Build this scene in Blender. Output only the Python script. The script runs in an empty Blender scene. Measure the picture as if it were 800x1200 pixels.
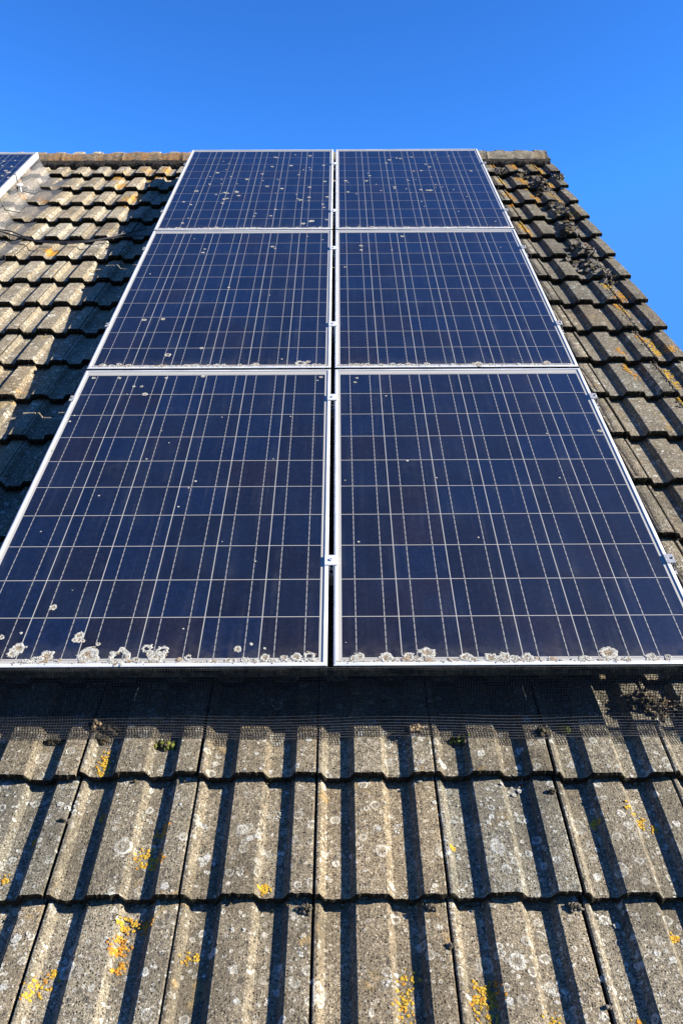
import bpy, bmesh, math, random
from math import radians, sin, cos, pi, floor
from mathutils import Vector, Matrix, noise

random.seed(11)
scene = bpy.context.scene
col = scene.collection
PITCH = radians(38)
RX = Matrix.Rotation(PITCH, 4, 'X')          # roof frame (u right, v up the slope, w out of the slope) -> world

# ------------------------------------------------------------------ camera (measured from the panel grid)
FPX, CAM = 1061.07, Vector((.0276, -1.6528, 1.6983))
MC = Matrix.Rotation(-.00839, 3, 'Z') @ Matrix.Rotation(.93925, 3, 'X') @ Matrix.Rotation(.00543, 3, 'Y')
def at(x, y, w):
    d = MC @ Vector(((x-400)/FPX, (600-y)/FPX, -1))
    t = (w-CAM.z)/d.z
    return CAM + d*t

# ------------------------------------------------------------------ helpers
def link(o): col.objects.link(o); return o
def place(o, loc): # roof-frame location for a top-level object
    o.rotation_euler = (PITCH, 0, 0); o.location = (RX @ Vector(loc).to_4d()).to_3d()
def tag(o, label=None, cat=None, group=None, kind=None):
    if label: o['label'] = label
    if cat: o['category'] = cat
    if group: o['group'] = group
    if kind: o['kind'] = kind
    return o
def empty(name, loc, label, cat, group=None):
    o = link(bpy.data.objects.new(name, None)); o.empty_display_size = .05
    place(o, loc); return tag(o, label, cat, group)

class MB:
    def __init__(s): s.v = []; s.f = []; s.m = []; s.sm = []; s.c = []
    def face(s, pts, m=0, smooth=False, c=None):
        n = len(s.v); s.v += [tuple(p) for p in pts]; s.f.append(tuple(range(n, n+len(pts)))); s.m.append(m); s.sm.append(smooth); s.c.append(c)
    def grid(s, rows, m=0, smooth=True, closed=False, c=None, mf=None):
        n = len(s.v); w = len(rows[0])
        for r in rows: s.v += [tuple(p) for p in r]
        for i in range(len(rows)-1):
            for j in range(w if closed else w-1):
                a = n+i*w+j; b = n+i*w+(j+1) % w
                s.f.append((a, b, b+w, a+w)); s.m.append(mf(i, j) if mf else m); s.sm.append(smooth); s.c.append(c)
    def box(s, lo, hi, m=0, c=None):
        x0, y0, z0 = lo; x1, y1, z1 = hi
        n = len(s.v)
        s.v += [(x0,y0,z0),(x1,y0,z0),(x1,y1,z0),(x0,y1,z0),(x0,y0,z1),(x1,y0,z1),(x1,y1,z1),(x0,y1,z1)]
        for f in ((0,3,2,1),(4,5,6,7),(0,1,5,4),(1,2,6,5),(2,3,7,6),(3,0,4,7)):
            s.f.append(tuple(n+i for i in f)); s.m.append(m); s.sm.append(False); s.c.append(c)
    def tube(s, pts, r, seg=6, m=0, caps=True):
        pts = [Vector(p) for p in pts]; rows = []
        up = Vector((0, 0, 1))
        for i, p in enumerate(pts):
            t = (pts[min(i+1, len(pts)-1)]-pts[max(i-1, 0)]).normalized()
            a = t.cross(up)
            if a.length < .1: a = t.cross(Vector((1, 0, 0)))
            a.normalize(); b = a.cross(t)
            rr = r[i] if isinstance(r, (list, tuple)) else r
            rows.append([p+a*(cos(2*pi*k/seg)*rr)+b*(sin(2*pi*k/seg)*rr) for k in range(seg)])
        s.grid(rows, m, seg > 4, True)
        if caps: s.face(rows[0][::-1], m); s.face(rows[-1], m)
    def cyl(s, c, r, z0, z1, seg=16, m=0, bev=0):
        c = Vector(c); prof = [(r, z0), (r, z1-bev), (r-bev, z1)]
        rows = [[(c.x+a*cos(2*pi*k/seg), c.y+a*sin(2*pi*k/seg), z) for k in range(seg)] for a, z in prof]
        s.grid(rows, m, False, True); s.face(rows[-1], m)
    def build(s, name, mats, parent=None, loc=(0,0,0)):
        me = bpy.data.meshes.new(name); me.from_pydata(s.v, [], s.f)
        for m in mats: me.materials.append(m)
        me.polygons.foreach_set('material_index', s.m); me.polygons.foreach_set('use_smooth', s.sm)
        if any(c is not None for c in s.c):
            ca = me.color_attributes.new('tint', 'FLOAT_COLOR', 'CORNER'); buf = []
            for p, c in zip(me.polygons, s.c):
                buf += list(c or (1, 1, 1, 1))*p.loop_total
            ca.data.foreach_set('color', buf)
        me.validate(); me.update()
        o = link(bpy.data.objects.new(name, me))
        if parent: o.parent = parent; o.location = loc
        else: place(o, loc)
        return o

# ------------------------------------------------------------------ materials
class N:
    def __init__(s, name):
        s.mat = bpy.data.materials.new(name); s.mat.use_nodes = True
        s.t = s.mat.node_tree; s.b = s.t.nodes['Principled BSDF']
    def n(s, typ, **kw):
        nd = s.t.nodes.new(typ)
        for k, v in kw.items(): setattr(nd, k, v)
        return nd
    def l(s, a, b): s.t.links.new(a, b)
    def put(s, sock, v):
        if hasattr(v, 'is_linked') or hasattr(v, 'links'): s.l(v, sock)
        else: sock.default_value = v
    def math(s, op, a, b=0, clamp=False):
        m = s.n('ShaderNodeMath', operation=op); m.use_clamp = clamp
        s.put(m.inputs[0], a); s.put(m.inputs[1], b); return m.outputs[0]
    def mix(s, f, a, b, mode='MIX'):
        m = s.n('ShaderNodeMix', data_type='RGBA', blend_type=mode)
        s.put(m.inputs[0], f); s.put(m.inputs[6], a); s.put(m.inputs[7], b); return m.outputs[2]
    def ramp(s, f, lo, hi, a=0., b=1.):
        m = s.n('ShaderNodeMapRange', interpolation_type='SMOOTHSTEP')
        s.put(m.inputs[0], f); s.put(m.inputs[1], lo); s.put(m.inputs[2], hi); s.put(m.inputs[3], a); s.put(m.inputs[4], b)
        return m.outputs[0]
    def noise(s, co, scale, det=3, rough=.55, dist=0, dim='3D'):
        m = s.n('ShaderNodeTexNoise', noise_dimensions=dim); s.l(co, m.inputs['Vector'])
        m.inputs['Scale'].default_value = scale; m.inputs['Detail'].default_value = det
        m.inputs['Roughness'].default_value = rough; m.inputs['Distortion'].default_value = dist
        return m
    def vor(s, co, scale, dim='3D', feature='F1', rnd=1):
        m = s.n('ShaderNodeTexVoronoi', voronoi_dimensions=dim, feature=feature); s.l(co, m.inputs['Vector'])
        m.inputs['Scale'].default_value = scale; m.inputs['Randomness'].default_value = rnd; return m
    def co(s, sx=1, sy=1, sz=1, off=(0,0,0)):
        c = s.n('ShaderNodeTexCoord'); m = s.n('ShaderNodeMapping'); s.l(c.outputs['Object'], m.inputs[0])
        m.inputs['Scale'].default_value = (sx, sy, sz); m.inputs['Location'].default_value = off; return m.outputs[0]
    def bump(s, h, dist, strength=1, prev=None):
        m = s.n('ShaderNodeBump'); s.put(m.inputs['Height'], h); m.inputs['Distance'].default_value = dist
        m.inputs['Strength'].default_value = strength
        if prev is not None: s.l(prev, m.inputs['Normal'])
        s.l(m.outputs[0], s.b.inputs['Normal']); return m.outputs[0]
    def set(s, **kw):
        names = dict(col='Base Color', rough='Roughness', metal='Metallic', coat='Coat Weight', coatr='Coat Roughness', spec='Specular IOR Level')
        for k, v in kw.items():
            if k == 'col' and isinstance(v, tuple): v = v+(1,) if len(v) == 3 else v
            s.put(s.b.inputs[names[k]], v)
        return s
def C3(*c): return tuple(c)+(1,)

def tile_material(name, edge=False):
    t = N(name); co = t.co()
    fine = t.noise(co, 330, 2, .7).outputs[0]
    grit = t.noise(co, 140, 3, .7).outputs[0]
    mid = t.noise(co, 38, 4, .65).outputs[0]
    big = t.noise(co, 4.5, 4, .6).outputs[0]
    attr = t.n('ShaderNodeVertexColor', layer_name='tint')
    sep = t.n('ShaderNodeSeparateColor'); t.l(attr.outputs[0], sep.inputs[0])
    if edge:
        c = t.mix(t.ramp(mid, .35, .7), C3(.006, .005, .004), C3(.022, .020, .014))  # moss tone pushed near-black, painting in the shade on the front faces
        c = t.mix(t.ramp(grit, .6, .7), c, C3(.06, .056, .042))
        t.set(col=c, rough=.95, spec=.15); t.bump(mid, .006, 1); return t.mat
    c = t.mix(t.ramp(mid, .3, .7), C3(.105, .086, .058), C3(.215, .182, .127))
    c = t.mix(t.ramp(fine, .36, .66), t.mix(.72, c, C3(.036, .029, .019)), t.mix(.38, c, C3(.37, .32, .225)))
    c = t.mix(t.ramp(grit, .56, .66), c, C3(.050, .044, .034))           # dark pits in the worn sand facing
    c = t.mix(t.ramp(grit, .40, .32), c, C3(.36, .31, .22))              # pale grains
    pv = t.vor(co, 150); ps = t.n('ShaderNodeSeparateColor'); t.l(pv.outputs['Color'], ps.inputs[0])
    pit = t.math('MULTIPLY', t.ramp(pv.outputs['Distance'], .42, .20), t.ramp(ps.outputs[0], .62, .66))
    c = t.mix(t.math('MULTIPLY', pit, .85), c, C3(.020, .017, .012))
    dot = t.math('MULTIPLY', t.ramp(pv.outputs['Distance'], .40, .22), t.ramp(ps.outputs[1], .74, .78))
    c = t.mix(t.math('MULTIPLY', dot, .7), c, C3(.40, .37, .29))
    blot = t.noise(co, 19, 5, .75, .5).outputs[0]
    c = t.mix(t.math('MULTIPLY', t.ramp(blot, .52, .68), .55), c, C3(.052, .046, .034))
    # algae darkening in broad drifts
    c = t.mix(t.math('MULTIPLY', t.ramp(big, .42, .68), .55), c, C3(.048, .041, .028))
    # grey crustose lichens: rings and spots of two sizes
    warp = t.noise(co, 60, 3, .6)
    wv = t.n('ShaderNodeVectorMath', operation='MULTIPLY_ADD'); t.l(warp.outputs[1], wv.inputs[0]); wv.inputs[1].default_value = (.012,)*3; t.l(co, wv.inputs[2])
    def lich(sc, thr, rmin, rmax, ringy, soft=.84):
        v = t.vor(wv.outputs[0], sc); s2 = t.n('ShaderNodeSeparateColor'); t.l(v.outputs['Color'], s2.inputs[0])
        on = t.ramp(s2.outputs[0], thr, thr+.03)
        r = t.ramp(s2.outputs[1], 0, 1, rmin, rmax)
        q = t.math('DIVIDE', v.outputs['Distance'], r)
        disc = t.ramp(q, 1.0, .84)
        ring = t.math('MULTIPLY', disc, t.ramp(q, .45, .8, 1-ringy, 1))
        return t.math('MULTIPLY', on, ring)
    l1 = lich(32, .52, .16, .44, .8); l2 = lich(85, .50, .18, .44, .5); l3 = lich(15, .82, .14, .36, .85)
    m = t.math('MAXIMUM', t.math('MAXIMUM', l1, l2), l3)
    zone = t.ramp(t.noise(co, 6, 3, .6).outputs[0], .34, .56, .4, 1.)
    m = t.math('MULTIPLY', m, zone)
    brk = t.ramp(t.noise(co, 200, 2, .6).outputs[0], .30, .46)
    m = t.math('MULTIPLY', m, brk)
    c = t.mix(t.math('MULTIPLY', m, .85), c, t.mix(s_ := t.ramp(mid, .4, .6), C3(.25, .245, .21), C3(.47, .46, .40)))
    ds = lich(52, .74, .15, .40, 0)
    c = t.mix(t.math('MULTIPLY', ds, .6), c, C3(.035, .033, .028))
    c = t.mix(t.math('MULTIPLY', t.ramp(t.noise(co, 9, 4, .65, .4).outputs[0], .62, .72), .45), c, C3(.30, .20, .07))  # faint ochre bloom
    # tile to tile tone and general age of the area
    c = t.mix(1, c, attr.outputs[0], 'MULTIPLY')
    t.set(col=c, rough=.93, spec=.2)
    b1 = t.bump(t.math('ADD', t.math('MULTIPLY', grit, .8), t.math('SUBTRACT', t.math('MULTIPLY', fine, .5), t.math('MULTIPLY', pit, .8))), .0030, 1)
    b2 = t.bump(t.math('ADD', mid, t.math('MULTIPLY', m, .15)), .005, .8, b1)
    return t.mat
M = {}
M['tile'] = tile_material('weathered_concrete_tile'); M['tile_edge'] = tile_material('shaded_mossy_tile_edge', True)

def simple(name, c1, c2, scale, rough=.6, metal=0, spec=.5, bump=0, lo=.35, hi=.65, det=4, coat=0):
    t = N(name); co = t.co(); n = t.noise(co, scale, det, .6).outputs[0]
    t.set(col=t.mix(t.ramp(n, lo, hi), C3(*c1), C3(*c2)), rough=rough, metal=metal, spec=spec, coat=coat)
    if bump: t.bump(n, bump)
    return t.mat
# anodised aluminium
t = N('anodised_aluminium'); co = t.co()
n1 = t.noise(co, 9, 5, .6).outputs[0]; n2 = t.noise(co, 260, 3, .7).outputs[0]
c = t.mix(t.ramp(n1, .3, .7), C3(.52, .535, .55), C3(.62, .63, .64))
c = t.mix(t.math('MULTIPLY', t.ramp(n2, .62, .72), .6), c, C3(.30, .29, .25))
t.set(col=c, metal=.35, rough=t.ramp(n1, .3, .7, .36, .55)); t.bump(n2, .0003)
M['alu'] = t.mat
# the outer face below the bottom edge: run-off dirt and algae
t = N('grimy_aluminium'); co = t.co(1, 1, 1); st = t.noise(t.co(60, 6, 25), 1, 5, .7).outputs[0]; bl = t.noise(t.co(9, 9, 30), 1, 4, .7, .5).outputs[0]
c = t.mix(t.ramp(st, .35, .75), C3(.035, .033, .022), C3(.20, .185, .14)); c = t.mix(t.ramp(bl, .5, .65), c, C3(.014, .013, .008))
t.set(col=c, rough=.9, spec=.2); t.bump(st, .002); M['grime'] = t.mat
# backsheet, cells, ribbons: all seen under the same glass, so each carries the glass as a coat
def underglass(name, c, rough=.5, metal=0.):
    t = N(name); co = t.co()
    if c is None:
        at_ = t.n('ShaderNodeVertexColor', layer_name='tint'); base = at_.outputs[0]
        v = t.vor(co, 85, '3D'); s2 = t.n('ShaderNodeSeparateColor'); t.l(v.outputs['Color'], s2.inputs[0])
        g = t.ramp(s2.outputs[0], 0, 1, .80, 1.22)
        vm = t.n('ShaderNodeVectorMath', operation='SCALE'); t.l(base, vm.inputs[0]); t.l(g, vm.inputs['Scale'])
        big = t.noise(co, 3.3, 3, .6).outputs[0]
        c = t.mix(t.math('MULTIPLY', t.ramp(big, .42, .66), .55), vm.outputs[0], C3(.0030, .0075, .0215))
        du = t.noise(co, 140, 4, .75).outputs[0]
        c = t.mix(t.math('MULTIPLY', t.ramp(du, .58, .72), .16), c, C3(.10, .105, .11))   # fine dust
        run = t.noise(t.co(38, 1.6, 1), 1, 4, .6, .3).outputs[0]; blo = t.noise(co, 7, 5, .65).outputs[0]
        film = t.math('MULTIPLY', t.ramp(run, .42, .75), t.ramp(blo, .35, .7))
        c = t.mix(t.math('MULTIPLY', film, .07), c, C3(.16, .155, .14))                  # dried rain runs
        sy = t.n('ShaderNodeSeparateXYZ'); t.l(co, sy.inputs[0])
        low = t.math('MULTIPLY', t.ramp(sy.outputs[1], .11, .015), t.ramp(t.noise(co, 30, 4, .7).outputs[0], .3, .7))
        c = t.mix(t.math('MULTIPLY', low, .22), c, C3(.12, .105, .075))                  # silt above the lower lip
        coat_r = t.math('ADD', t.ramp(blo, .3, .75, .03, .16), t.math('MULTIPLY', t.ramp(du, .55, .7), .15))
    t.set(col=c, rough=rough, metal=metal, coat=1., coatr=.06, spec=.3)
    if 'coat_r' in locals(): t.l(coat_r, t.b.inputs['Coat Roughness'])
    t.b.inputs['Coat IOR'].default_value = 1.5
    return t.mat
M['back'] = underglass('white_backsheet_under_glass', C3(.29, .28, .25))
M['cell'] = underglass('blue_polycrystalline_cell', None, .45)
M['ribbon'] = underglass('tinned_ribbon', C3(.275, .262, .23), .45, .25)
M['ribbon2'] = underglass('thin_ribbon', C3(.20, .192, .172), .45, .3)
M['black_wire'] = simple('black_coated_wire', (.012, .012, .013), (.028, .028, .030), 90, .6, 0, .35)
M['clamp'] = simple('dull_clamp_aluminium', (.26, .265, .27), (.42, .42, .42), 120, .5, .5)
M['cable'] = simple('black_rubber_cable', (.012, .012, .013), (.03, .03, .03), 60, .5)
M['steel'] = simple('galvanised_steel', (.45, .46, .47), (.62, .63, .64), 80, .38, .8)
M['bolt'] = simple('stainless_bolt', (.10, .10, .10), (.22, .22, .22), 150, .4, .8)
M['lich_pale'] = simple('pale_grey_lichen', (.15, .148, .125), (.38, .37, .33), 260, .95, 0, .1, .002)
M['lich_brown'] = simple('brown_lichen', (.10, .075, .05), (.26, .21, .15), 240, .95, 0, .1, .002)
M['lich_yellow'] = simple('yellow_lichen', (.22, .135, .015), (.44, .29, .035), 220, .95, 0, .1, .002)
M['lich_orange'] = simple('orange_lichen', (.20, .085, .012), (.40, .19, .03), 220, .95, 0, .1, .002)
M['moss_dark'] = simple('dark_dry_moss', (.018, .016, .010), (.085, .07, .045), 120, 1, 0, .05, .003)
M['moss_green'] = simple('green_moss', (.035, .045, .010), (.13, .14, .030), 140, 1, 0, .05, .003)
M['crust'] = simple('grey_brown_crust', (.035, .031, .026), (.15, .135, .115), 90, .95, 0, .1, .004)
M['litter'] = simple('dead_leaf_litter', (.06, .045, .028), (.24, .18, .11), 60, .95, 0, .1, .002)
M['mortar'] = simple('shade_black_mortar', (.008, .007, .006), (.04, .036, .03), 45, .95, 0, .1, .006)  # mortar coloured near-black for the shaded gap below the ridge tiles
M['felt'] = simple('roofing_felt', (.008, .008, .008), (.02, .02, .02), 20, .95, 0, .1)

# ridge tile material
def ridge_mat(name, a, b, o, amt):
    t = N(name); co = t.co()
    n = t.noise(co, 40, 5, .7).outputs[0]; n2 = t.noise(co, 9, 4, .65, .6).outputs[0]; g = t.noise(co, 200, 3, .7).outputs[0]
    c = t.mix(t.ramp(n, .35, .65), C3(*a), C3(*b)); c = t.mix(t.ramp(g, .58, .68), c, C3(.05, .045, .035))
    c = t.mix(t.math('MULTIPLY', t.ramp(n2, .45, .58), amt), c, C3(*o))
    t.set(col=c, rough=.95, spec=.15); t.bump(n, .006); return t.mat
M['ridge_l'] = ridge_mat('lichened_ridge_tile', (.075, .055, .035), (.19, .145, .095), (.22, .105, .03), .5)
M['ridge_r'] = ridge_mat('grey_ridge_tile', (.085, .075, .055), (.20, .175, .13), (.17, .11, .04), .4)

# ------------------------------------------------------------------ roof tiles
G, CW, V0, U0, HT, STEP = .3264, .298, 5.0133, -.633, .162, .029
UV = 1.608                     # verge
PROF = [(.0035,-.006),(.0045,-.0012),(.0065,0),(.0125,0),(.0150,-.0010),(.0265,-.0190),(.0290,-.0208),(.045,-.0214),(.062,-.0214),(.0800,-.0208),
        (.0830,-.0190),(.0935,-.0020),(.0965,0),(.118,.0006),(.142,.0006),(.1640,0),(.1670,-.0010),(.1785,-.0190),(.1810,-.0208),(.198,-.0214),(.214,-.0214),
        (.2300,-.0208),(.2330,-.0190),(.2435,-.0020),(.2465,0),(.262,.0006),(.280,.0006),(.2930,0),(.2958,-.0012),(.2965,-.006)]
def prof(x):
    x = min(max(x, PROF[0][0]), PROF[-1][0])
    for (a, za), (b, zb) in zip(PROF, PROF[1:]):
        if x <= b: return za+(zb-za)*(x-a)/(b-a)
    return PROF[-1][1]
K0, K1 = -1, 23                # courses from the ridge down to the eaves
J0, J1 = -18, 8
tiles = {}
rt = random.Random(5)
for k in range(K0, K1):
    for j in range(J0, J1):
        tiles[k, j] = dict(du=rt.gauss(0, .0012), dv=rt.gauss(0, .0028), dw=rt.gauss(0, .0009), sk=rt.gauss(0, .0035), tone=rt.gauss(0, 1), roll=rt.gauss(0, .006))
def surf(u, v):
    k = floor((V0-v)/G)+1      # course whose front edge lies at or below v
    k = max(K0, min(K1-1, k)); j = max(J0, min(J1-1, floor((u-U0)/CW)))
    t = tiles[k, j]; x = u-U0-j*CW-t['du']; vk = V0-k*G
    return -HT+prof(x)+t['dw']-(v-vk)*STEP/G+t['roll']*(x-.15)
mb = MB()
def lerp(a, b, t): return a+(b-a)*t
for (k, j), t in tiles.items():
    u0 = U0+j*CW+t['du']; v0 = V0-k*G+t['dv']
    pts = PROF
    if j == J1-1:              # verge tile is cut short
        xm = UV-u0+rt.gauss(0, .003)
        pts = [p for p in PROF if p[0] < xm-.004]+[(xm-.003, prof(xm-.003)), (xm, prof(xm)-.003)]
    # resample for a ragged front edge
    xs = []
    for (a, za), (b, zb) in zip(pts, pts[1:]):
        n = max(1, int((b-a)/.0045)) if -2 < (j-0) < 8 or True else 1
        for i in range(n): xs.append((lerp(a, b, i/n), lerp(za, zb, i/n)))
    xs.append(pts[-1])
    near = 1.0
    def row(dv, dz, rag=0., thin=0.):
        out = []
        for x, z in xs:
            v = v0+dv+t['sk']*(x-.15)
            e = 0
            if rag:
                e = rag*(noise.noise(Vector((u0+x, v0, 1))*90)+.6*noise.noise(Vector((u0+x, v0, 4))*240))
            w = -HT+z+t['dw']-(v-(V0-k*G))*STEP/G+t['roll']*(x-.15)
            out.append((u0+x, v+e, w+dz+(e*.6 if thin else 0)))
        return out
    # tone: darker, older towards the verge; brighter on the upper left field
    up = min(1, max(0, (v0-.6)/2.)); s = 1+.085*t['tone']
    if u0 > 1.1: s *= lerp(1., .74, up)
    elif u0 < -.6: s *= lerp(1., 1.30, up)
    warm = rt.gauss(0, .025)+(.03 if u0 < -.6 and v0 > 1 else 0)
    tint = (s*(1+warm), s, s*(1-warm*1.2), 1)
    L = .39
    rows = [row(L, -.006), row(.20, 0), row(.10, 0), row(.035, 0), row(.008, 0, .0010), row(.0010, -.0012, .0026)]
    mb.grid(rows, 0, False, c=tint)
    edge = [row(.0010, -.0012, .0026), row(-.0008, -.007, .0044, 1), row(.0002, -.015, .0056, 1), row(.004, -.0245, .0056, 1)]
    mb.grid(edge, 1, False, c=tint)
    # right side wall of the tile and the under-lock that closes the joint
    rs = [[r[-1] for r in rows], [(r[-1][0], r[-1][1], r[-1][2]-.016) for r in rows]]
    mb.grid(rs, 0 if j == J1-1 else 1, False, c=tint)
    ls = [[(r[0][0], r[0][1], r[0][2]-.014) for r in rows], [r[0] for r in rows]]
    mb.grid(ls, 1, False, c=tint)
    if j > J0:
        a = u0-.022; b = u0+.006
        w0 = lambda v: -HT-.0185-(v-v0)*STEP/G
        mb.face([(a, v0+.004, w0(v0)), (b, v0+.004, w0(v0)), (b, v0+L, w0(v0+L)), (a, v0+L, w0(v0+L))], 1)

house = empty('house', (0, 0, -.4), 'house whose weathered concrete tiled roof slope fills the picture under the solar panels', 'house')
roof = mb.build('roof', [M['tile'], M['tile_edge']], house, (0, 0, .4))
# felt and battens deck below the tiles
VE = V0-(K1-1)*G; UL = U0+J0*CW
VR = 5.42                      # slope length at the ridge
d = MB()
d.box((UL, VE+.02, -.31), (UV-.05, VR-.1, -.262), 0)
d.build('roof_deck', [M['felt']], house, (0, 0, .4))

def world_prism(name, pts_yz, x0, x1, mats, parent, inv):
    m = MB(); n = len(pts_yz)
    A = [inv @ Vector((x0, y, z)) for y, z in pts_yz]; B = [inv @ Vector((x1, y, z)) for y, z in pts_yz]
    m.face(A, 0); m.face(B[::-1], 0)
    for i in range(n): m.face([A[i], B[i], B[(i+1) % n], A[(i+1) % n]][::-1], 0)
    return m.build(name, mats, parent)
inv = (Matrix.Translation((RX @ Vector((0, 0, -.4, 1))).to_3d()) @ RX).inverted()
def W(u, v, w): return (RX @ Vector((u, v, w, 1))).to_3d()
apex = W(0, VR, -.30); eave = W(0, VE, -.30)
run = apex.y-eave.y
GZ = eave.z-4.9
# brick
t = N('brick_wall'); br = t.n('ShaderNodeTexBrick'); cc = t.n('ShaderNodeTexCoord'); sx = t.n('ShaderNodeSeparateXYZ'); cx = t.n('ShaderNodeCombineXYZ')
geo = t.n('ShaderNodeNewGeometry'); t.l(geo.outputs['Position'], sx.inputs[0]); t.l(t.math('ADD', sx.outputs[0], sx.outputs[1]), cx.inputs[0]); t.l(sx.outputs[2], cx.inputs[1])
t.l(cx.outputs[0], br.inputs['Vector']); br.inputs['Scale'].default_value = 1; br.inputs['Brick Width'].default_value = .225; br.inputs['Row Height'].default_value = .075; br.inputs['Mortar Size'].default_value = .008
br.inputs['Color1'].default_value = C3(.28, .13, .08); br.inputs['Color2'].default_value = C3(.36, .18, .11); br.inputs['Mortar'].default_value = C3(.38, .35, .3)
t.set(col=br.outputs[0], rough=.9); M['brick'] = t.mat
ye, ze = eave.y+.45, eave.z+.45*math.tan(PITCH)-.08
yf = 2*apex.y-ye
world_prism('wall', [(ye, GZ), (yf, GZ), (yf, ze), (apex.y, apex.z-.12), (ye, ze)], UL+.05, UV-.09, [M['brick']], house, inv)
# far slope: tiles reduced to their rolls, never facing the photo
f = MB(); rows = []
us = []
x = UL
while x < UV: us.append(x); x += .0375
Ls = (VR-VE)
zoff = lambda u: -.018 if (int(round((u-UL)/.0375)) % 4) < 2 else 0
for i in range(23):
    for e in (0, 1):
        s_ = (i+e)*G
        if s_ > Ls: break
        y = apex.y+s_*cos(PITCH)+.0; z = apex.z-s_*sin(PITCH)+.13+(.0 if e else -.02)
        rows.append([inv @ Vector((u, y, z+zoff(u))) for u in us])
f.grid(rows, 0, False, c=(1, 1, 1, 1)); f.build('far_roof', [M['tile']], house)
# gutter and fascia at the eaves, behind the viewer
g = MB(); gp = [W(0, VE-.06, -.24)+Vector((0, .06*cos(a), .06*sin(a))) for a in [pi+i*pi/8 for i in range(9)]]
g.grid([[inv @ Vector((UL, p.y, p.z)) for p in gp], [inv @ Vector((UV, p.y, p.z)) for p in gp]], 0)
M['upvc'] = simple('white_upvc', (.70, .70, .68), (.80, .80, .78), 5, .35)
g.build('gutter', [M['upvc']], house)

# ridge: separate half-round tiles bedded on mortar
RC = (VR-.02, -.285)            # v, w of the ridge centre line
def ridge_piece(u0, u1, mat, r, sag, idx):
    m = MB(); rr = random.Random(idx); n = 36; rows = []
    L = u1-u0
    for i in range(n+1):
        u = u0+L*i/n; row = []
        for q in range(15):
            a = PITCH*-1 + radians(-12)+(pi+radians(24))*q/14     # in roof frame, tilted back to stand upright
            a = radians(-14)-PITCH+(pi+radians(28))*q/14
            rad = r+.006*noise.noise(Vector((u*13, q*.6, idx)))+.005*noise.noise(Vector((u*42, q*1.4, idx)))+(.004 if i in (0, n) else 0)
            row.append((u, RC[0]+rad*cos(a), RC[1]+rad*sin(a)*1.0+sag+.002*noise.noise(Vector((u*3, 7, idx)))))
        rows.append(row)
    m.grid(rows, 0, True)
    inn = [[(p[0], RC[0]+(p[1]-RC[0])*.88, RC[1]+(p[2]-RC[1])*.88) for p in rw] for rw in (rows[0], rows[-1])]
    m.grid([rows[0], inn[0]], 0, False); m.grid([rows[-1], inn[1]], 0, False)
    # front lip thickness
    lf = [rw[-1] for rw in rows]; m.grid([lf, [(p[0], p[1]+.014, p[2]-.004) for p in lf]], 0, False)
    return m
u = UV-.03; i = 0
while u > UL:
    w = .452+random.uniform(-.004, .004)
    m = ridge_piece(u-w+.006, u, None, .158, -.0035*(UV-u)/2.2+random.gauss(0, .0012), i)
    o = m.build('ridge_tile', [M['ridge_r'] if u > .2 else M['ridge_l']], house, (0, 0, .4)); u -= w; i += 1
# ragged mortar bedding under the ridge, near-black to paint in the gap's shade
m = MB(); rr = random.Random(3)
rows = []
for i in range(900):
    uu = lerp(UL, UV-.02, i/899); nz = noise.noise(Vector((uu*14, 0, 3)))*.012+noise.noise(Vector((uu*50, 0, 9)))*.006
    vf = RC[0]-.150+nz
    rows.append([(uu, vf+.03, -.255), (uu, vf, surf(uu, vf)+.0), (uu, vf+.008, -.165+nz*.5), (uu, vf+.06, -.155)])
m.grid(rows, 0, True); m.build('ridge_mortar', [M['mortar']], house, (0, 0, .4))

# ------------------------------------------------------------------ lichen patches on the tiles
def blob_disc(m, u, v, r, h, mat, wf, seg=9, asp=1., rr=random, ring=False, wave=.25):
    ph = rr.uniform(0, 99)
    if wf is surf:                  # growth does not bridge the step between two courses or a joint
        hs = [surf(u, v-r*1.3), surf(u, v+r*1.3), surf(u, v)]
        if max(hs)-min(hs) > .012: return
    def pt(a, k, dz):
        q = r*k*(1+wave*noise.noise(Vector((cos(a)*2, sin(a)*2, ph)))*2)
        x = u+q*cos(a); y = v+q*sin(a)*asp
        return (x, y, wf(x, y)+dz)
    ks = [(1, .0004), (.8, h), (.45, h*(.25 if ring else 1.05))]
    rows = [[pt(2*pi*i/seg, k, dz*rr.uniform(.8, 1.2) if k < 1 else dz) for i in range(seg)] for k, dz in ks]
    m.grid(rows, mat, True, True); m.face(rows[-1], mat, True)
rl = random.Random(21)
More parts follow.
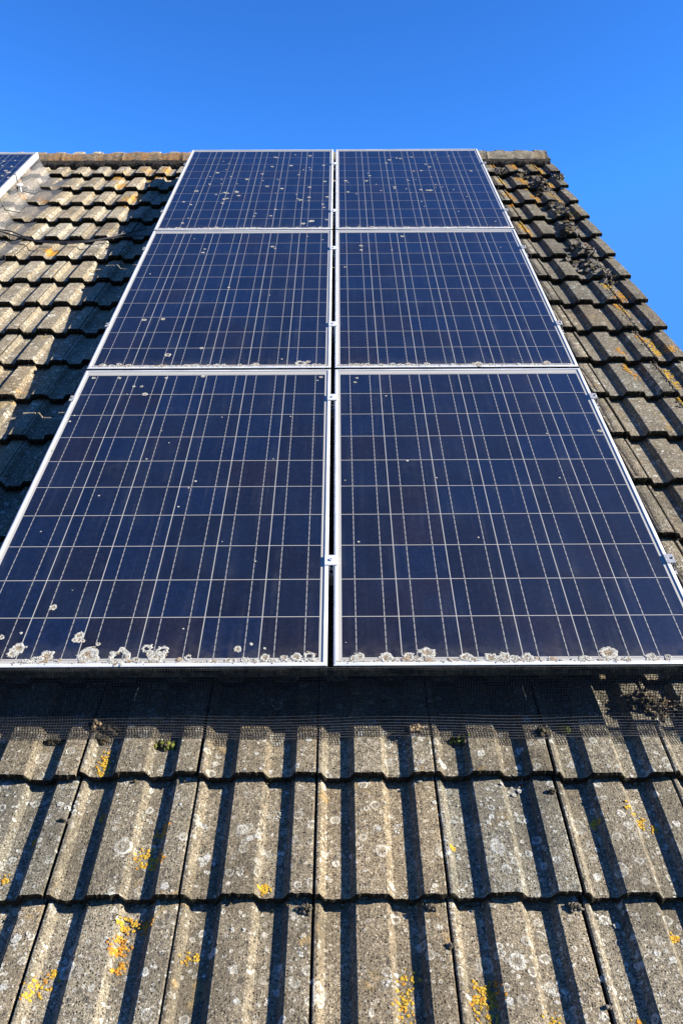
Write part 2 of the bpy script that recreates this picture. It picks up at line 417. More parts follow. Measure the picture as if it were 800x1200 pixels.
patches = [ # px x, y, half extents in px, kind (0 yellow, 1 orange), density
 (122,888,8,14,0,1.3),(118,896,5,8,0,1),(172,1000,15,17,0,1.1),(188,966,8,8,1,.9),(184,1003,9,9,1,.8),(146,1072,13,9,0,1.4),(168,1073,8,8,1,.7),(137,1103,12,14,1,1),(137,1122,8,10,1,1),(222,1112,10,10,0,.7),
 (45,1147,12,14,0,.5),(60,1132,8,10,0,.6),(28,1158,8,8,0,.4),(308,1037,9,9,0,.7),(565,1160,15,20,0,1.5),(583,1155,8,16,1,1),(478,1140,13,12,0,.6),(476,1170,14,22,0,.8),(740,940,7,7,0,.6),(755,953,7,8,0,.5),
 (770,960,5,6,0,.5),(793,1087,6,5,0,.9),(752,1195,9,8,1,.9),(531,985,3,3,0,1),(5,1023,5,6,0,.8),(37,979,4,4,1,.6),(699,954,5,6,0,.5),(570,1185,12,12,0,.9),(650,1190,12,10,0,.4),(118,948,3,4,1,.7),
 (62,291,8,4,1,1.7),(60,292,5,3,0,1.5),(52,231,9,3,1,.7),(26,226,6,3,1,.5),(143,213,6,4,1,1.2),(136,205,9,4,1,.6),(158,227,5,7,1,.9),(178,205,7,5,1,.7),(195,197,5,5,1,.8),(147,233,5,5,1,.6),(172,196,8,4,1,.4),
 (580,192,5,4,1,1.2),(585,196,5,3,0,1),(603,194,6,5,1,1),(628,194,6,5,0,1),(633,199,5,4,1,1.1),(588,210,5,4,0,1),(612,209,8,5,1,1.2),(617,214,6,4,1,1.1),(640,210,6,5,0,1.1),(646,215,4,4,1,.9),(597,226,6,6,1,1.1),(627,229,7,6,1,1),
 (648,226,6,6,0,.9),(655,232,5,4,1,.8),(613,262,6,5,0,1.2),(618,268,5,5,1,.8),(600,236,4,3,1,.8),(630,196,4,5,1,1),(666,254,6,6,1,.6),(672,246,5,5,1,.6),(712,331,7,4,0,1),(728,340,8,7,1,1),(724,352,7,6,1,.8),(733,360,6,4,0,1.2),(754,392,7,6,1,.7),(765,395,7,7,0,.7),(770,407,7,5,0,1.1),(785,406,6,5,1,.8),
 (737,427,5,6,1,1.2),(783,429,8,6,0,.9),(792,443,7,7,0,.8),(728,410,6,5,1,.6),(746,432,6,5,1,.4),(797,462,4,6,0,.8),(690,282,6,4,1,.5),(700,300,6,5,1,.4)]
ml = MB()
for (x, y, ex, ey, kd, dens) in patches:
    a = at(x-ex, y, -HT); b = at(x+ex, y, -HT); c1 = at(x, y-ey, -HT); c2 = at(x, y+ey, -HT); c = at(x, y, -HT)
    ru = (b.x-a.x)/2*1.15; rv = (c1.y-c2.y)/2*1.15
    far = 1.45 if y < 450 else 1.; n = int(min(190, 30+ru*rv*38000)*dens*(1.7 if y < 450 else 1.75))
    for _ in range(n):
        q = rl.gauss(0, .47), rl.gauss(0, .47)
        if q[0]**2+q[1]**2 > 1.3: continue
        uu = c.x+q[0]*ru; vv = c.y+q[1]*rv
        if noise.noise(Vector((uu*70, vv*70, 2))) < -.12: continue
        blob_disc(ml, uu, vv, rl.uniform(.0011, .0040)*far, rl.uniform(.0006, .0016), kd if rl.random() < .8 else 1-kd, surf, 7, 1, rl)
tag(ml.build('bright_lichen', [M['lich_yellow'], M['lich_orange']], roof), 'yellow and orange lichen patches dotted over the tiles', kind='stuff')
# pale rosettes on the near tiles
mp = MB()
for _ in range(380):
    uu = rl.uniform(-1.3, 1.5); vv = rl.uniform(-1.0, -.02)
    if noise.noise(Vector((uu*5, vv*5, 8))) < -.1: continue
    r = rl.choice((.002, .003, .004, .005, .007, .010))*rl.uniform(.8, 1.2)
    blob_disc(mp, uu, vv, r, 0.0005+r*.05, 0, surf, 11, 1, rl, ring=r > .0045, wave=.3)
for (x, y, r) in ((88,940,.012),(240,1000,.014),(235,960,.010),(460,1145,.010),(655,1150,.012),(490,900,.012),(605,905,.014),(592,960,.010),(75,1120,.009),(350,1110,.008),(465,960,.008),(325,945,.009)):
    c = at(x, y, -HT)
    for _ in range(16): blob_disc(mp, c.x+rl.gauss(0, r), c.y+rl.gauss(0, r*1.2), r*rl.uniform(.12, .45), .0008, 0, surf, 11, 1, rl, ring=rl.random() < .5, wave=.35)
tag(mp.build('pale_lichen', [M['lich_pale']], roof), 'small pale grey lichen rosettes scattered over the tiles', kind='stuff')

# ------------------------------------------------------------------ solar panels
PW, PH, FD = .99, 1.65, .040
def panel(u, v, label, group, seed, spots, edge_amt, pw=PW):
    rr = random.Random(seed)
    p = empty('solar_panel', (u, v, 0), label, 'solar panel', group)
    # frame, a closed aluminium section swept round the rectangle
    fr = MB()
    sec = [(0, -FD), (0, -.0022), (.0006, -.0015), (.0036, -.0002), (.0044, 0), (.0104, 0), (.0110, -.0006), (.0110, -.0048), (.002, -.0048), (.002, -FD+.002), (.030, -FD+.002), (.030, -FD)]
    def ring(dd, w): return [(dd, dd, w), (PW-dd, dd, w), (PW-dd, PH-dd, w), (dd, PH-dd, w)]
    rg = [ring(*s_) for s_ in sec]; rg.append(rg[0])
    n0 = len(fr.v)
    for i in range(len(rg)-1):
        A, B = rg[i], rg[i+1]
        for q in range(4):
            q2 = (q+1) % 4
            fr.face([A[q], A[q2], B[q2], B[q]], 1 if (i == 0 and q == 0) else 0)
    fo = fr.build('frame', [M['alu'], M['grime']], p)
    # laminate
    lm = MB(); zg = -.0030
    lm.face([(.0108, .0108, zg-.0004), (PW-.0108, .0108, zg-.0004), (PW-.0108, PH-.0108, zg-.0004), (.0108, PH-.0108, zg-.0004)], 0)
    lm.face([(.0108, .0108, zg-.005), (.0108, PH-.0108, zg-.005), (PW-.0108, PH-.0108, zg-.005), (PW-.0108, .0108, zg-.005)], 0)
    cp = .158; g = .0026; mu = (PW-6*cp)/2; mv = (PH-10*cp)/2-.006
    for a in range(6):
        for b in range(10):
            x0 = mu+a*cp+g/2; x1 = x0+cp-g; y0 = mv+b*cp+g/2; y1 = y0+cp-g
            q = rr.random()
            base = (.0026, .0036, .0088) if q < .6 else ((.0018, .0044, .0145) if q < .82 else (.0044, .0038, .0070))
            k = rr.uniform(.95, 1.45)
            lm.face([(x0, y0, zg-.0002), (x1, y0, zg-.0002), (x1, y1, zg-.0002), (x0, y1, zg-.0002)], 1, c=(base[0]*k, base[1]*k, base[2]*k, 1))
    for a in range(6):
        for fq in (.25, .75):
            xc = mu+a*cp+cp*fq+rr.gauss(0, .0006)
            lm.face([(xc-.0009, mv-.004, zg-.0001), (xc+.0009, mv-.004, zg-.0001), (xc+.0009, mv+10*cp+.004, zg-.0001), (xc-.0009, mv+10*cp+.004, zg-.0001)], 3)
            y = mv+.002
            while y < mv+10*cp:
                ln = .0185
                lm.face([(xc-.00125, y, zg), (xc+.00125, y, zg), (xc+.00125, min(y+ln, mv+10*cp), zg), (xc-.00125, min(y+ln, mv+10*cp), zg)], 2); y += .0262
    for yy in (mv-.0055, mv+10*cp+.0025):
        lm.face([(mu, yy, zg), (PW-mu, yy, zg), (PW-mu, yy+.003, zg), (mu, yy+.003, zg)], 2)
    lm.build('cells', [M['back'], M['cell'], M['ribbon'], M['ribbon2']], p)
    # lichen growing on the glass and along the lower lip
    lc = MB(); wf = lambda x, y: (zg+.0003 if .0112 < x < PW-.0112 and .0112 < y < PH-.0112 else .0002)
    def rosette(x, y, r, sub=True):
        if r < .006: blob_disc(lc, x, y, r, .0009, 0, wf, 8, 1, rr, wave=.3); return
        ph = rr.uniform(0, 99); sg = 26                       # leafy ring round a worn centre
        gap = rr.uniform(0, 6.28)
        def ring(k, h, amp):
            out = []
            for i in range(sg):
                a = 2*pi*i/sg; nz = noise.noise(Vector((cos(a)*2.2, sin(a)*2.2, ph)))+.6*noise.noise(Vector((cos(a)*6, sin(a)*6, ph+5)))
                q = r*(k+amp*nz); hh = h*(.5+.9*abs(noise.noise(Vector((cos(a)*5, sin(a)*5, ph+k*7)))))
                px_, py_ = x+q*cos(a), y+q*sin(a); out.append((px_, py_, wf(px_, py_)+hh))
            return out
        th = .55+.3*rr.random()
        rows_ = [ring(1.08, 0, .42), ring(.97, .0011, .38), ring(.82, .0016, .30), ring(.60+.1*th, .0012, .26), ring(.52, .0002, .22)]
        lc.grid(rows_, 0, False, True)
        if rr.random() < .75: lc.face(ring(.54, .0001, .22), 1, False)
        for i in range(int(5+r*260)):
            a = rr.uniform(0, 2*pi); q = r*rr.uniform(.3, 1.25)
            blob_disc(lc, x+q*cos(a), y+q*sin(a), r*rr.uniform(.08, .22)+.0006, rr.uniform(.0005, .0012), 0 if rr.random() < .7 else 1, wf, 7, 1, rr, wave=.4)
    for (x, y, r) in spots: rosette(x-u, y-v, r)
    x = .012
    while x < PW-.012:
        dens = edge_amt*(.45+1.1*max(0, noise.noise(Vector((x*7, seed, 0)))+.35))
        if rr.random() < dens:
            r = rr.choice((.003, .004, .006, .009, .012))
            yb = .0125+abs(rr.gauss(0, .004))+r*.6
            if r > .008 and rr.random() < .5: rosette(x, yb, r)
            else: blob_disc(lc, x, yb-.002, r*.8, .0012, 0 if rr.random() < .65 else 1, wf, 9, .8, rr, wave=.4)
            if rr.random() < .5: blob_disc(lc, x+rr.uniform(-.01, .01), .009+rr.uniform(-.003, .003), rr.uniform(.0012, .003), .001, rr.choice((0, 1)), wf, 7, 1, rr)
        if rr.random() < edge_amt*.6:
            blob_disc(lc, x, .0125+abs(rr.gauss(0, .003)), rr.uniform(.002, .006), .0006, 1, wf, 9, .6, rr, wave=.5)
        x += .006
    tag(lc.build('glass_lichen', [M['lich_pale'], M['lich_brown'], M['lich_orange']], p), kind='stuff')
    return p
GH, GV = .0166, .0175
def P(x, y, r): q = at(x, y, -.003); return (q.x, q.y, r)
S = {}
S['bl'] = [P(62,712,.010),(P(93,745,.012)),P(88,750,.008),P(97,751,.006),P(15,766,.014),P(2,747,.008),P(25,742,.005),P(21,760,.017),P(55,769,.018),P(103,768,.028),P(115,755,.006),P(92,750,.009),P(140,770,.030),P(172,760,.014),P(190,763,.016),P(180,769,.016),P(176,766,.010),P(185,770,.018),P(220,771,.010),P(310,771,.012),
           P(310,760,.004),P(278,761,.010),P(362,769,.015),P(347,770,.014),P(333,771,.010),P(110,443,.007),P(140,443,.007),P(157,453,.006),P(166,453,.006),P(170,462,.010),P(149,462,.003),P(195,443,.006),P(238,441,.008),P(87,487,.004),P(82,494,.005),P(62,528,.005),P(172,538,.004),P(198,519,.003),P(189,505,.003),
           P(116,581,.004),P(229,564,.005),P(209,594,.004),P(221,572,.003),P(48,623,.003),P(340,488,.003),P(260,489,.003),P(376,442,.007),P(372,446,.004),P(320,538,.003),P(299,658,.003),P(260,635,.002),P(85,692,.002),P(215,737,.003),P(294,755,.005)]
S['br'] = [P(712,765,.022),P(420,770,.014),P(452,771,.016),P(500,765,.020),P(478,770,.014),P(545,770,.014),P(575,771,.016),P(590,771,.018),P(618,771,.016),P(600,772,.012),P(645,772,.008),P(735,773,.010),P(765,773,.008),P(418,443,.006),P(416,448,.006),P(477,540,.005),P(452,464,.004),P(404,563,.003),P(702,505,.008),
           P(640,508,.003),P(655,560,.003),P(511,560,.003),P(560,630,.003),P(420,635,.004),P(405,753,.002)]
S['ml'] = [P(90+148,296,.008),P(240,292,.006),P(268,337,.006),P(319,289,.009),P(322,291,.006),P(197,416,.013),P(236,408,.008),P(169,375,.009),P(191,374,.009),P(176,321,.004),P(361,424,.009),P(316,346,.003),P(360,277,.005),P(378,281,.004),P(228,280,.004),P(352,426,.02),P(300,427,.012),P(330,421,.004),P(140,427,.010),P(120,428,.012)]
S['mr'] = [P(423,288,.009),P(423,293,.008),P(471,277,.009),P(459,293,.005),P(404,313,.006),P(586,290,.004),P(500,427,.014),P(560,427,.02),P(640,425,.014),P(625,427,.010),P(460,427,.012),P(430,427,.010)]
rs = random.Random(77)
S['tl'] = [P(rs.uniform(238, 385), rs.uniform(181, 236), rs.choice((.005, .006, .008, .010))) for _ in range(46)]+[P(rs.uniform(205, 385), rs.uniform(236, 264), rs.choice((.004, .006, .008))) for _ in range(14)]+[P(277,225,.012),P(330,221,.010),P(365,259,.014),P(230,224,.012),P(355,262,.012)]
S['tr'] = [P(rs.uniform(400, 560), rs.uniform(181, 225), rs.choice((.004, .005, .007, .009))) for _ in range(34)]+[P(rs.uniform(400, 590), rs.uniform(225, 264), rs.choice((.004, .005))) for _ in range(8)]+[P(405,212,.010),P(429,212,.010),P(504,223,.012),P(500,223,.009)]
uL, uR = -GH/2-PW, GH/2
gp = 'solar panels mounted in two columns of three'
names = {'bl': 'bottom row solar panel left of the dark gap, lichen rosettes along its lower edge',
 'br': 'bottom row solar panel right of the dark gap, one oval lichen near its bottom',
 'ml': 'middle row solar panel left of the dark gap, beside shaded tiles',
 'mr': 'middle row solar panel right of the dark gap, paired white dots near its top',
 'tl': 'top row solar panel left of the dark gap, the most spotted of all',
 'tr': 'top row solar panel right of the dark gap, beside the grey ridge tiles'}
ed = dict(bl=.45, br=.5, ml=.85, mr=.7, tl=.95, tr=.85)
for i, (a, uu) in enumerate((('l', uL), ('r', uR))):
    for jx, b in enumerate('bmt'):
        panel(uu, jx*(PH+GV), names[b+a], gp, 100+i*10+jx, S[b+a], ed[b+a])
# the neighbouring array; only its top right corner shows
UA, VA = -2.070-PW, 4.945-PH
panel(UA, VA, 'solar panel cut by the left picture edge, only its corner near the ridge showing', None, 301,
      [P(7,200,.012),P(10,202,.014),P(3,206,.008),P(14,195,.008),P(5,189,.008),P(18,188,.006),P(10,208,.008),P(21,183,.005),P(3,194,.007)], .5)
panel(UA, VA-PH-GV, 'lower solar panel of the neighbouring array, out past the left picture edge', None, 302, [], .5)

# ------------------------------------------------------------------ rails with their clamps
def clamp_body(m, c, half_u, half_v, h, hole=True):
    m.box((c[0]-half_u, c[1]-half_v, .0006), (c[0]+half_u, c[1]+half_v, h), 0)
rv = [.425, 1.413, 2.079, 3.030, 3.643, 4.62]
place_words = ['lowest aluminium rail, its centre clamp nearest the camera', 'aluminium rail just below the upper edge of the bottom panels', 'aluminium rail low behind the middle panels, clamp below their mid height',
  'aluminium rail high behind the middle panels, clamp just under their top edge', 'aluminium rail low behind the top panels', 'highest aluminium rail, its clamp close to the ridge']
for i, vv in enumerate(rv):
    r = empty('mounting_rail', (0, vv, -FD), place_words[i], 'rail', 'mounting rails across the main panel array')
    m = MB(); z1 = -.0010; z0 = -.040
    ul, ur = uL+.004, uR+PW+.030
    for lo, hi in (((ul, -.020, z0), (ur, .020, z0+.003)), ((ul, -.020, z0+.0032), (ur, -.017, z1-.0032)), ((ul, .017, z0+.0032), (ur, .020, z1-.0032)), ((ul, -.020, z1-.003), (ur, -.006, z1)), ((ul, .006, z1-.003), (ur, .020, z1))):
        m.box(lo, hi)
    m.build('channel', [M['clamp']], r)
    m = MB(); m.box((-.019, -.0225, FD+.0004), (.019, .0225, FD+.0036)); m.box((-.0068, -.0225, -.001), (-.0045, .0225, FD+.0002)); m.box((.0045, -.0225, -.001), (.0068, .0225, FD+.0002))
    o = m.build('mid_clamp', [M['alu']], r)
    b = MB(); b.cyl((0, 0, 0), .0065, FD+.0038, FD+.0072, 12, 0, .001); b.cyl((0, 0, 0), .0028, FD+.0073, FD+.0075, 6, 1); b.build('bolt', [M['alu'], M['bolt']], o)
    for sg, ue in ((-1, uL), (1, uR+PW)):
        m = MB()
        a, c_ = (ue-.012 if sg > 0 else ue-.008), (ue+.015 if sg > 0 else ue+.010)
        m.box((a, -.0200, FD+.0004), (c_, .0200, FD+.0036))
        x0, x1 = (ue+.004, ue+.007) if sg > 0 else (ue-.0045, ue-.002)
        m.box((x0, -.0200, .0002), (x1, .0200, FD+.0002))
        x2, x3 = (ue+.0122, ue+.015) if sg > 0 else (ue-.008, ue-.0052)
        m.box((x2, -.0200, .0002), (x3, .0200, FD+.0002))
        o = m.build('end_clamp', [M['clamp']], r)
        b = MB(); b.cyl((ue+(.0085 if sg > 0 else -.001), 0, 0), .0042, FD+.0038, FD+.0068, 12, 0, .001); b.build('bolt', [M['bolt']], o)

# roof hooks that carry the rails: a stainless strap from under a tile
hk = 0
for vv in (.425, 1.413, 2.079, 3.03, 3.643, 4.62):
    pass

# ------------------------------------------------------------------ black wire mesh round the arrays
WR = .00068
def wire_mesh(name, label, group, axis, s0, s1, ds, prof_fn, nq, WR=.00068, jit=0, bend=.0012):
    """axis 'u': the strip runs along u and hangs in v/w. axis 'v': it runs along v."""
    m = MB(); n = int((s1-s0)/ds); rows = []
    for i in range(n+1):
        s = s0+ds*i
        rows.append([Vector(p)+Vector((noise.noise(Vector((s*8, q*.3, 5)))*bend, noise.noise(Vector((s*8, q*.3, 9)))*bend, noise.noise(Vector((s*11, q*.25, 3)))*bend)) for q, p in enumerate(prof_fn(s, nq))])
    def bar(pts, r):
        m.tube(pts, r, 3, 0, False)
    for rw in rows: bar(rw, WR)
    for q in range(nq+1):
        bar([rw[q] for rw in rows], WR)
    o = m.build(name, [M['black_wire']], None)
    return tag(o, label, 'wire mesh', group)
def polyat(pts, n):
    seg = [(pts[i+1]-pts[i]).length for i in range(len(pts)-1)]; T = sum(seg); out = []
    for k in range(n+1):
        d_ = T*k/n; i = 0
        while i < len(seg)-1 and d_ > seg[i]: d_ -= seg[i]; i += 1
        out.append(pts[i].lerp(pts[i+1], min(1, d_/seg[i])))
    return out
def low_prof(s, n):
    sag = .004*noise.noise(Vector((s*4, 1, 0)))
    f_ = -.094+.010*noise.noise(Vector((s*3, 0, 0)))
    def w(v): return max(surf(s, v), -HT-.011)+.0035
    P_ = [Vector((s, -.0030, -.0060)), Vector((s, -.0035, -.038)), Vector((s, -.012+sag, -.085)), Vector((s, -.028+sag, -.135)), Vector((s, -.048, w(-.048)+.004)), Vector((s, f_*.8, w(f_*.8))), Vector((s, f_, w(f_)))]
    return polyat(P_, n)
wire_mesh('wire_mesh', 'black wire mesh closing the gap below the bottom panels and lapping onto the tiles', 'bird mesh skirts', 'u', uL-.02, uR+PW+.10, .0072, low_prof, 26, .00090)
def side_prof(ue, sg, reach, follow=.0035):
    def fn(s, n):
        def w(u_): return max(surf(u_, s), -HT-(.013)-((s-V0)%G)*STEP/G)+follow
        a = ue+sg*.030; b = ue+sg*(reach*.6+.012*noise.noise(Vector((s*2.5, 3, 0)))); c_ = ue+sg*(reach+.014*noise.noise(Vector((s*2, 0, 0))))
        return polyat([Vector((ue+sg*.0015, s, -.030)), Vector((ue+sg*.006, s, -.060)), Vector((a, s, -.115)), Vector((ue+sg*.055, s, w(ue+sg*.055)+.004)), Vector((b, s, w(b))), Vector((c_, s, w(c_)))], n)
    return fn
wire_mesh('wire_mesh', 'black wire mesh along the right edge of the main array, bent over the tiles', 'bird mesh skirts', 'v', -.06, 4.97, .0075, side_prof(uR+PW, 1, .125), 24)
wire_mesh('wire_mesh', 'black wire mesh in the shade along the left edge of the main array', 'bird mesh skirts', 'v', 0., 4.97, .0075, side_prof(uL, -1, .10), 20)
M['sunlit_wire'] = simple('painted_sunlit_wire', (.10, .10, .105), (.16, .16, .165), 90, .5, .2)  # wire colour made paler to paint in the sunlit haze of the mesh
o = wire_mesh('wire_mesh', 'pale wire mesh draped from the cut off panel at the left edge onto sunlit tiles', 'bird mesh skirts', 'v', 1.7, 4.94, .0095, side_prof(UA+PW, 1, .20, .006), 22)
o.data.materials[0] = M['sunlit_wire']

# clips that pin the mesh
def clip(pts, label, r=.0016, mat='steel'):
    c = Vector(pts[0]); m = MB(); m.tube([Vector(p)-c for p in pts], r, 6)
    o = m.build('mesh_clip', [M[mat]], None, c); return tag(o, label, 'clip', 'wire clips pinning the mesh')
a = at(163, 805, -.10); b = at(158, 818, -.13)
clip([a, b, b+Vector((.0, -.004, -.006))], 'thin bright steel clip in the mesh under the bottom left panel')
a = at(611, 803, -.10); b = at(616, 817, -.13)
clip([a, b, b+Vector((.0, -.004, -.006))], 'thin bright steel clip in the mesh under the bottom right panel')
def jclip(v, label):
    x = UA+PW
    return clip([(x-.035, v, .003), (x+.004, v, .004), (x+.004, v, -.05), (x+.03, v-.02, -.10), (x+.10, v+.02, -.13)], label, .003, 'cable')
jclip(4.40, 'upper black clip hooked over the white frame of the panel at the left edge')
jclip(4.02, 'lower black clip hooked over the white frame of the panel at the left edge')
# small grey disc fastener above it
m = MB(); m.cyl((0, 0, 0), .022, 0, .006, 20, 0, .002); m.tube([(0, 0, 0), (.02, -.05, -.03)], .004, 6)
o = m.build('mesh_washer', [M['alu']], None, (UA+PW+.028, 4.36, -.055)); tag(o, 'pale round washer on the mesh beside the left edge panel', 'washer')

# ------------------------------------------------------------------ cables on the tiles, upper left
def cable(pxs, label, lift, r):
    pts = []
    for x, y in pxs:
        q = at(x, y, -HT+lift); pts.append(q)
    sm = []
    for i in range(len(pts)-1):
        p0 = pts[max(i-1, 0)]; p1 = pts[i]; p2 = pts[i+1]; p3 = pts[min(i+2, len(pts)-1)]
        for k in range(8):
            t_ = k/8; sm.append(.5*((2*p1)+(p2-p0)*t_+(2*p0-5*p1+4*p2-p3)*t_*t_+(3*p1-p0-3*p2+p3)*t_**3))
    sm.append(pts[-1])
    for p in sm: p.z = max(p.z, surf(p.x, p.y)+r+.001)
    for _ in range(3):
        for i in range(1, len(sm)-1): sm[i].z = max((sm[i-1].z+2*sm[i].z+sm[i+1].z)/4, surf(sm[i].x, sm[i].y)+r*.8)
    c = sm[0].copy(); m = MB(); m.tube([p-c for p in sm], r, 8)
    o = m.build('cable', [M['cable']], None, c); return tag(o, label, 'cable', 'cables between the two arrays')
cable([(-70,262),(-30,266),(0,271),(18,276),(38,281),(60,283),(90,283),(120,280),(145,274),(172,268)], 'black cable lying over the sunlit tiles, upper of two', .012, .0042)
cable([(-70,270),(-25,269),(8,270),(28,277),(45,283),(70,285),(98,284),(130,279),(150,277),(168,276)], 'black cable lying over the sunlit tiles, lower of two', .010, .0042)

# ------------------------------------------------------------------ moss, crusts and litter
def lump(m, c, r, mat, rr, det=1):
    bm = bmesh.new(); bmesh.ops.create_icosphere(bm, subdivisions=det, radius=1)
    ph = Vector((rr.uniform(0, 50), rr.uniform(0, 50), 0)); n = len(m.v)
    sx, sy, sz = (rr.uniform(.7, 1.3) for _ in range(3))
    for v_ in bm.verts:
        k = 1+.55*noise.noise(v_.co*1.7+ph); m.v.append((c[0]+v_.co.x*r*k*sx, c[1]+v_.co.y*r*k*sy, c[2]+v_.co.z*r*k*sz*.8))
    for f_ in bm.faces: m.f.append(tuple(n+q.index for q in f_.verts)); m.m.append(mat); m.sm.append(True); m.c.append(None)
    bm.free()
def shard(m, c, s, mat, rr, flat=.35):
    n = rr.randint(4, 6); nrm = Vector((rr.gauss(0, flat), rr.gauss(0, flat), 1)).normalized(); a = nrm.orthogonal().normalized(); b = nrm.cross(a); pts = []
    off = rr.uniform(0, 6)
    for i in range(n):
        q = 2*pi*i/n+off; r_ = s*rr.uniform(.6, 1.2); pts.append(Vector(c)+a*r_*cos(q)+b*r_*.7*sin(q)+nrm*rr.uniform(-.2, .2)*s)
    th = nrm*s*.16
    m.grid([[p+th for p in pts], [p-th for p in pts]], mat, False, True); m.face([p+th for p in pts], mat); m.face([p-th for p in pts][::-1], mat)
def clump(name, x, y, ru, rv_, h, n, mats, label, cat, group, kind='lump', size=(.004, .009), seed=0):
    rr = random.Random(seed); c = at(x, y, -HT); m = MB()
    for _ in range(n):
        q = rr.gauss(0, .45), rr.gauss(0, .45)
        if q[0]**2+q[1]**2 > 1.2: continue
        uu, vv = c.x+q[0]*ru, c.y+q[1]*rv_; k = max(0, 1-(q[0]**2+q[1]**2)); z = surf(uu, vv)+rr.uniform(0, h)*k
        s_ = rr.uniform(*size); mi = rr.randrange(len(mats)); p = (uu-c.x, vv-c.y, z-c.z)
        if kind == 'lump': lump(m, p, s_, mi, rr)
        else: shard(m, p, s_*1.5, mi, rr, .5)
    o = m.build(name, [M[q] for q in mats], None, c)
    if label: tag(o, label, cat, group)
    return o
gm = 'moss tufts caught at the mesh'
clump('moss_tuft', 122, 846, .050, .022, .028, 190, ['moss_dark', 'moss_dark', 'litter'], 'largest ragged dark moss tuft pushed under the mesh, left part of the roof', 'moss', gm, seed=1)
clump('moss_tuft', 118, 858, .014, .014, .012, 40, ['moss_dark'], 'small black moss scrap hanging below the largest tuft', 'moss', gm, seed=2)
clump('moss_tuft', 193, 866, .028, .014, .014, 90, ['moss_dark', 'moss_green'], 'dark olive moss tuft filling the tile valley right of the largest tuft', 'moss', gm, seed=3)
clump('moss_tuft', 62, 861, .030, .006, .006, 50, ['moss_dark'], 'thin black moss strip under the mesh hem near the left edge', 'moss', gm, seed=4)
clump('moss_tuft', 539, 860, .022, .016, .014, 80, ['moss_green', 'moss_dark'], 'olive green moss tuft at the mesh hem right of centre', 'moss', gm, seed=5)
clump('moss_tuft', 664, 844, .018, .016, .014, 70, ['moss_green'], 'brightest green moss tuft seen through the mesh on the right', 'moss', gm, seed=6)
clump('moss_tuft', 484, 851, .024, .012, .012, 50, ['moss_dark', 'litter'], 'brown moss crumbs at a tile joint by the mesh hem, right of centre', 'moss', gm, seed=7)
clump('moss_tuft', 636, 855, .016, .020, .012, 60, ['moss_dark'], 'black moss plug at the head of a dark tile joint', 'moss', gm, seed=8)
ge = 'moss plugs along the tile front edges'
for i, (x, y, ru, n, lab) in enumerate([(75, 957, .012, 34, 'dark moss plug on a tile joint near the left edge, above the yellow lichen'), (358, 1058, .020, 60, 'dark moss plug under the tile edge at the middle of the photo'), (505, 1056, .014, 36, 'dark moss crumbs under the tile edge just right of the middle joint'),
    (675, 1054, .020, 50, 'dark moss crumbs under the tile edge right of centre'), (528, 1103, .009, 26, 'small dark moss bead on the joint below the middle tile edge'), (647, 921, .012, 26, 'small dark moss bead on the joint of the upper full tile course'), (713, 1178, .008, 24, 'dark moss bead near the bottom right corner')]):
    clump('moss_plug', x, y, ru, ru*.55, .008, n, ['moss_dark', 'crust'], lab, 'moss', ge, size=(.002, .0048), seed=20+i)
# crusts lifting in the valley by the verge
gc = 'dark crusts in the tile valleys by the verge'
crusts = [(588,198),(612,201),(628,213),(633,221),(642,218),(655,240),(660,248),(648,238),(668,262),(664,270),(676,287),(687,293),(697,303),(704,313),(672,301),(655,206),(690,312),(712,322)]
cw = ['just under the grey ridge tiles', 'below the second ridge joint', 'above the orange lichen', 'on the third tile course', 'near the verge on the third course', 'on the fourth tile course', 'in the thick of the crusts', 'left of the thickest crusts',
      'on the fifth course', 'below the fifth course edge', 'on the sixth course', 'right of centre on the sixth course', 'on the seventh course', 'lowest but one beside the verge', 'left, by the pale tile crest', 'jutting at the verge edge against the sky', 'lowest on the left', 'lowest of the crusts beside the verge']
for i, (x, y) in enumerate(crusts):
    clump('moss_crust', x, y, .060 if i not in (15,) else .03, .070, .018, 28, ['crust', 'crust', 'moss_dark'], 'flaky dark moss crust '+cw[i], 'moss', gc, kind='shard', size=(.008, .022), seed=50+i)
jr = random.Random(9)
m = MB()
for k in range(0, 14):         # crumbs of moss that creep down the last joint
    vj = V0-k*G; uj = U0+7*CW
    for _ in range(30):
        vv = vj+jr.uniform(0, G); uu = uj+jr.gauss(.0, .010)
        lump(m, (uu, vv, surf(uu, vv)+.002), jr.uniform(.002, .006), 0, jr)
tag(m.build('joint_moss', [M['crust']], roof), kind='stuff')
# moss crumbs under many front edges (nobody could count them)
m = MB()
for _ in range(1500):
    k = jr.randrange(8, 20); vv = V0-k*G-jr.uniform(.001, .010); uu = jr.uniform(-1.5, 1.55)
    if noise.noise(Vector((uu*6, k*3.1, 0))) < -.05: continue
    lump(m, (uu, vv, surf(uu, vv)+.001), jr.uniform(.0015, .0042), 0 if jr.random() < .8 else 1, jr)
tag(m.build('edge_moss', [M['moss_dark'], M['crust']], roof), kind='stuff')
# litter under the right end of the mesh
clump('leaf_litter', 765, 818, .085, .050, .030, 210, ['litter', 'crust', 'moss_dark'], 'brown dead leaf litter trapped behind the mesh at the right end', 'litter', None, kind='shard', size=(.003, .009), seed=90)['kind'] = 'stuff'

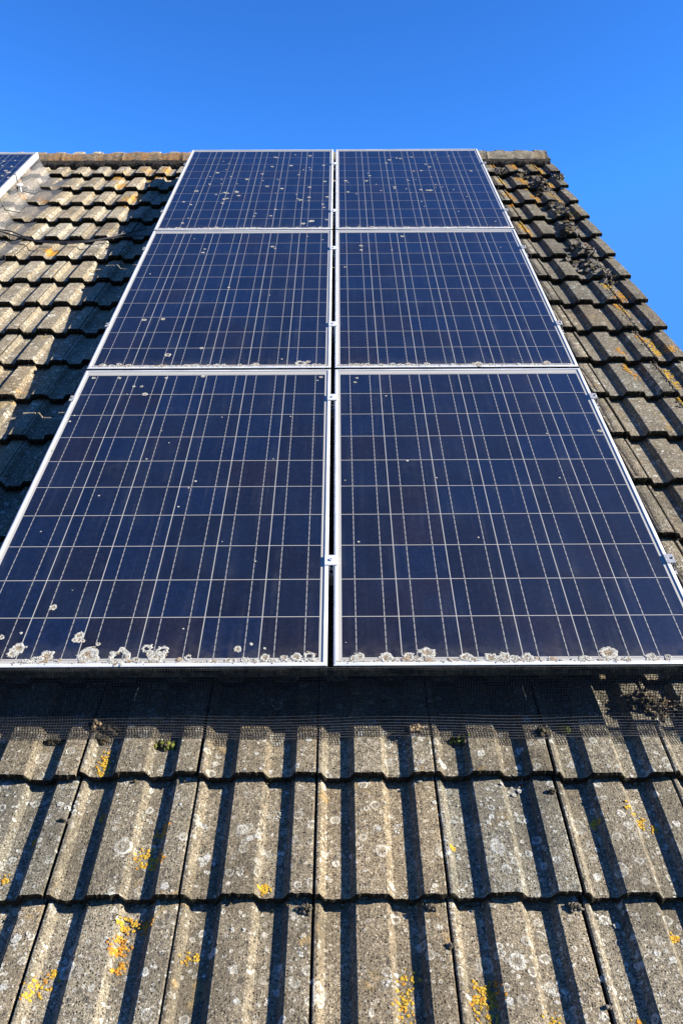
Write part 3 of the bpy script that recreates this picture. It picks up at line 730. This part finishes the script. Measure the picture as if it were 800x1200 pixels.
# ------------------------------------------------------------------ ground and world
t = N('lawn'); co = t.co(); n = t.noise(co, .35, 6, .6).outputs[0]; n2 = t.noise(co, 9, 4, .7).outputs[0]
t.set(col=t.mix(t.ramp(n, .4, .6), t.mix(n2, C3(.045, .07, .02), C3(.07, .10, .03)), C3(.09, .10, .045)), rough=.95, spec=.1)
me = bpy.data.meshes.new('ground'); R_ = 3000; me.from_pydata([(-R_, -R_, GZ), (R_, -R_, GZ), (R_, R_, GZ), (-R_, R_, GZ)], [], [(0, 1, 2, 3)]); me.materials.append(t.mat)
o = link(bpy.data.objects.new('ground', me)); o['kind'] = 'structure'

s_roof = Vector((1.70, .24, 1.0)).normalized()
s_w = (RX @ s_roof.to_4d()).to_3d().normalized()
elev = math.asin(s_w.z); rotz = math.atan2(s_w.x, s_w.y)
world = bpy.data.worlds.new('World'); scene.world = world; world.use_nodes = True
nt = world.node_tree; bg = nt.nodes['Background']
sky = nt.nodes.new('ShaderNodeTexSky'); sky.sky_type = 'NISHITA'; sky.sun_disc = False
sky.sun_elevation = elev; sky.sun_rotation = rotz; sky.altitude = 0; sky.air_density = 1.0; sky.dust_density = 0.0; sky.ozone_density = 6.0
sc1 = nt.nodes.new('ShaderNodeVectorMath'); sc1.operation = 'SCALE'; sc1.inputs['Scale'].default_value = .36
gm_ = nt.nodes.new('ShaderNodeGamma'); gm_.inputs[1].default_value = 1.65      # deep, very clear blue of the day
sc2 = nt.nodes.new('ShaderNodeVectorMath'); sc2.operation = 'MULTIPLY'; sc2.inputs[1].default_value = (1.50, 2.28, 2.36)
nt.links.new(sky.outputs[0], sc1.inputs[0]); nt.links.new(sc1.outputs[0], gm_.inputs[0]); mn_ = nt.nodes.new('ShaderNodeVectorMath'); mn_.operation = 'MINIMUM'; mn_.inputs[1].default_value = (.18, .50, 1.5)
nt.links.new(gm_.outputs[0], mn_.inputs[0]); nt.links.new(mn_.outputs[0], sc2.inputs[0])
nt.links.new(sc2.outputs[0], bg.inputs[0]); bg.inputs[1].default_value = .10
sun = bpy.data.lights.new('sun', 'SUN'); sun.energy = 5.0; sun.angle = radians(.53); sun.color = (1, .93, .82)
so = link(bpy.data.objects.new('sun', sun)); so.rotation_euler = (-s_w).to_track_quat('-Z', 'Y').to_euler()

cam = bpy.data.cameras.new('camera'); co_ = link(bpy.data.objects.new('camera', cam))
cam.sensor_fit = 'VERTICAL'; cam.sensor_height = 24; cam.sensor_width = 16; cam.lens = FPX/1200*24
cam.clip_start = .05; cam.clip_end = 10000
co_.matrix_world = RX @ (Matrix.Translation(CAM) @ MC.to_4x4())
scene.camera = co_
scene.render.engine = 'CYCLES'; scene.render.resolution_x = 682; scene.render.resolution_y = 1024
vs = scene.view_settings; vs.view_transform = 'Standard'; vs.look = 'None'; vs.gamma = 1; vs.exposure = 1.7; vs.use_curve_mapping = False
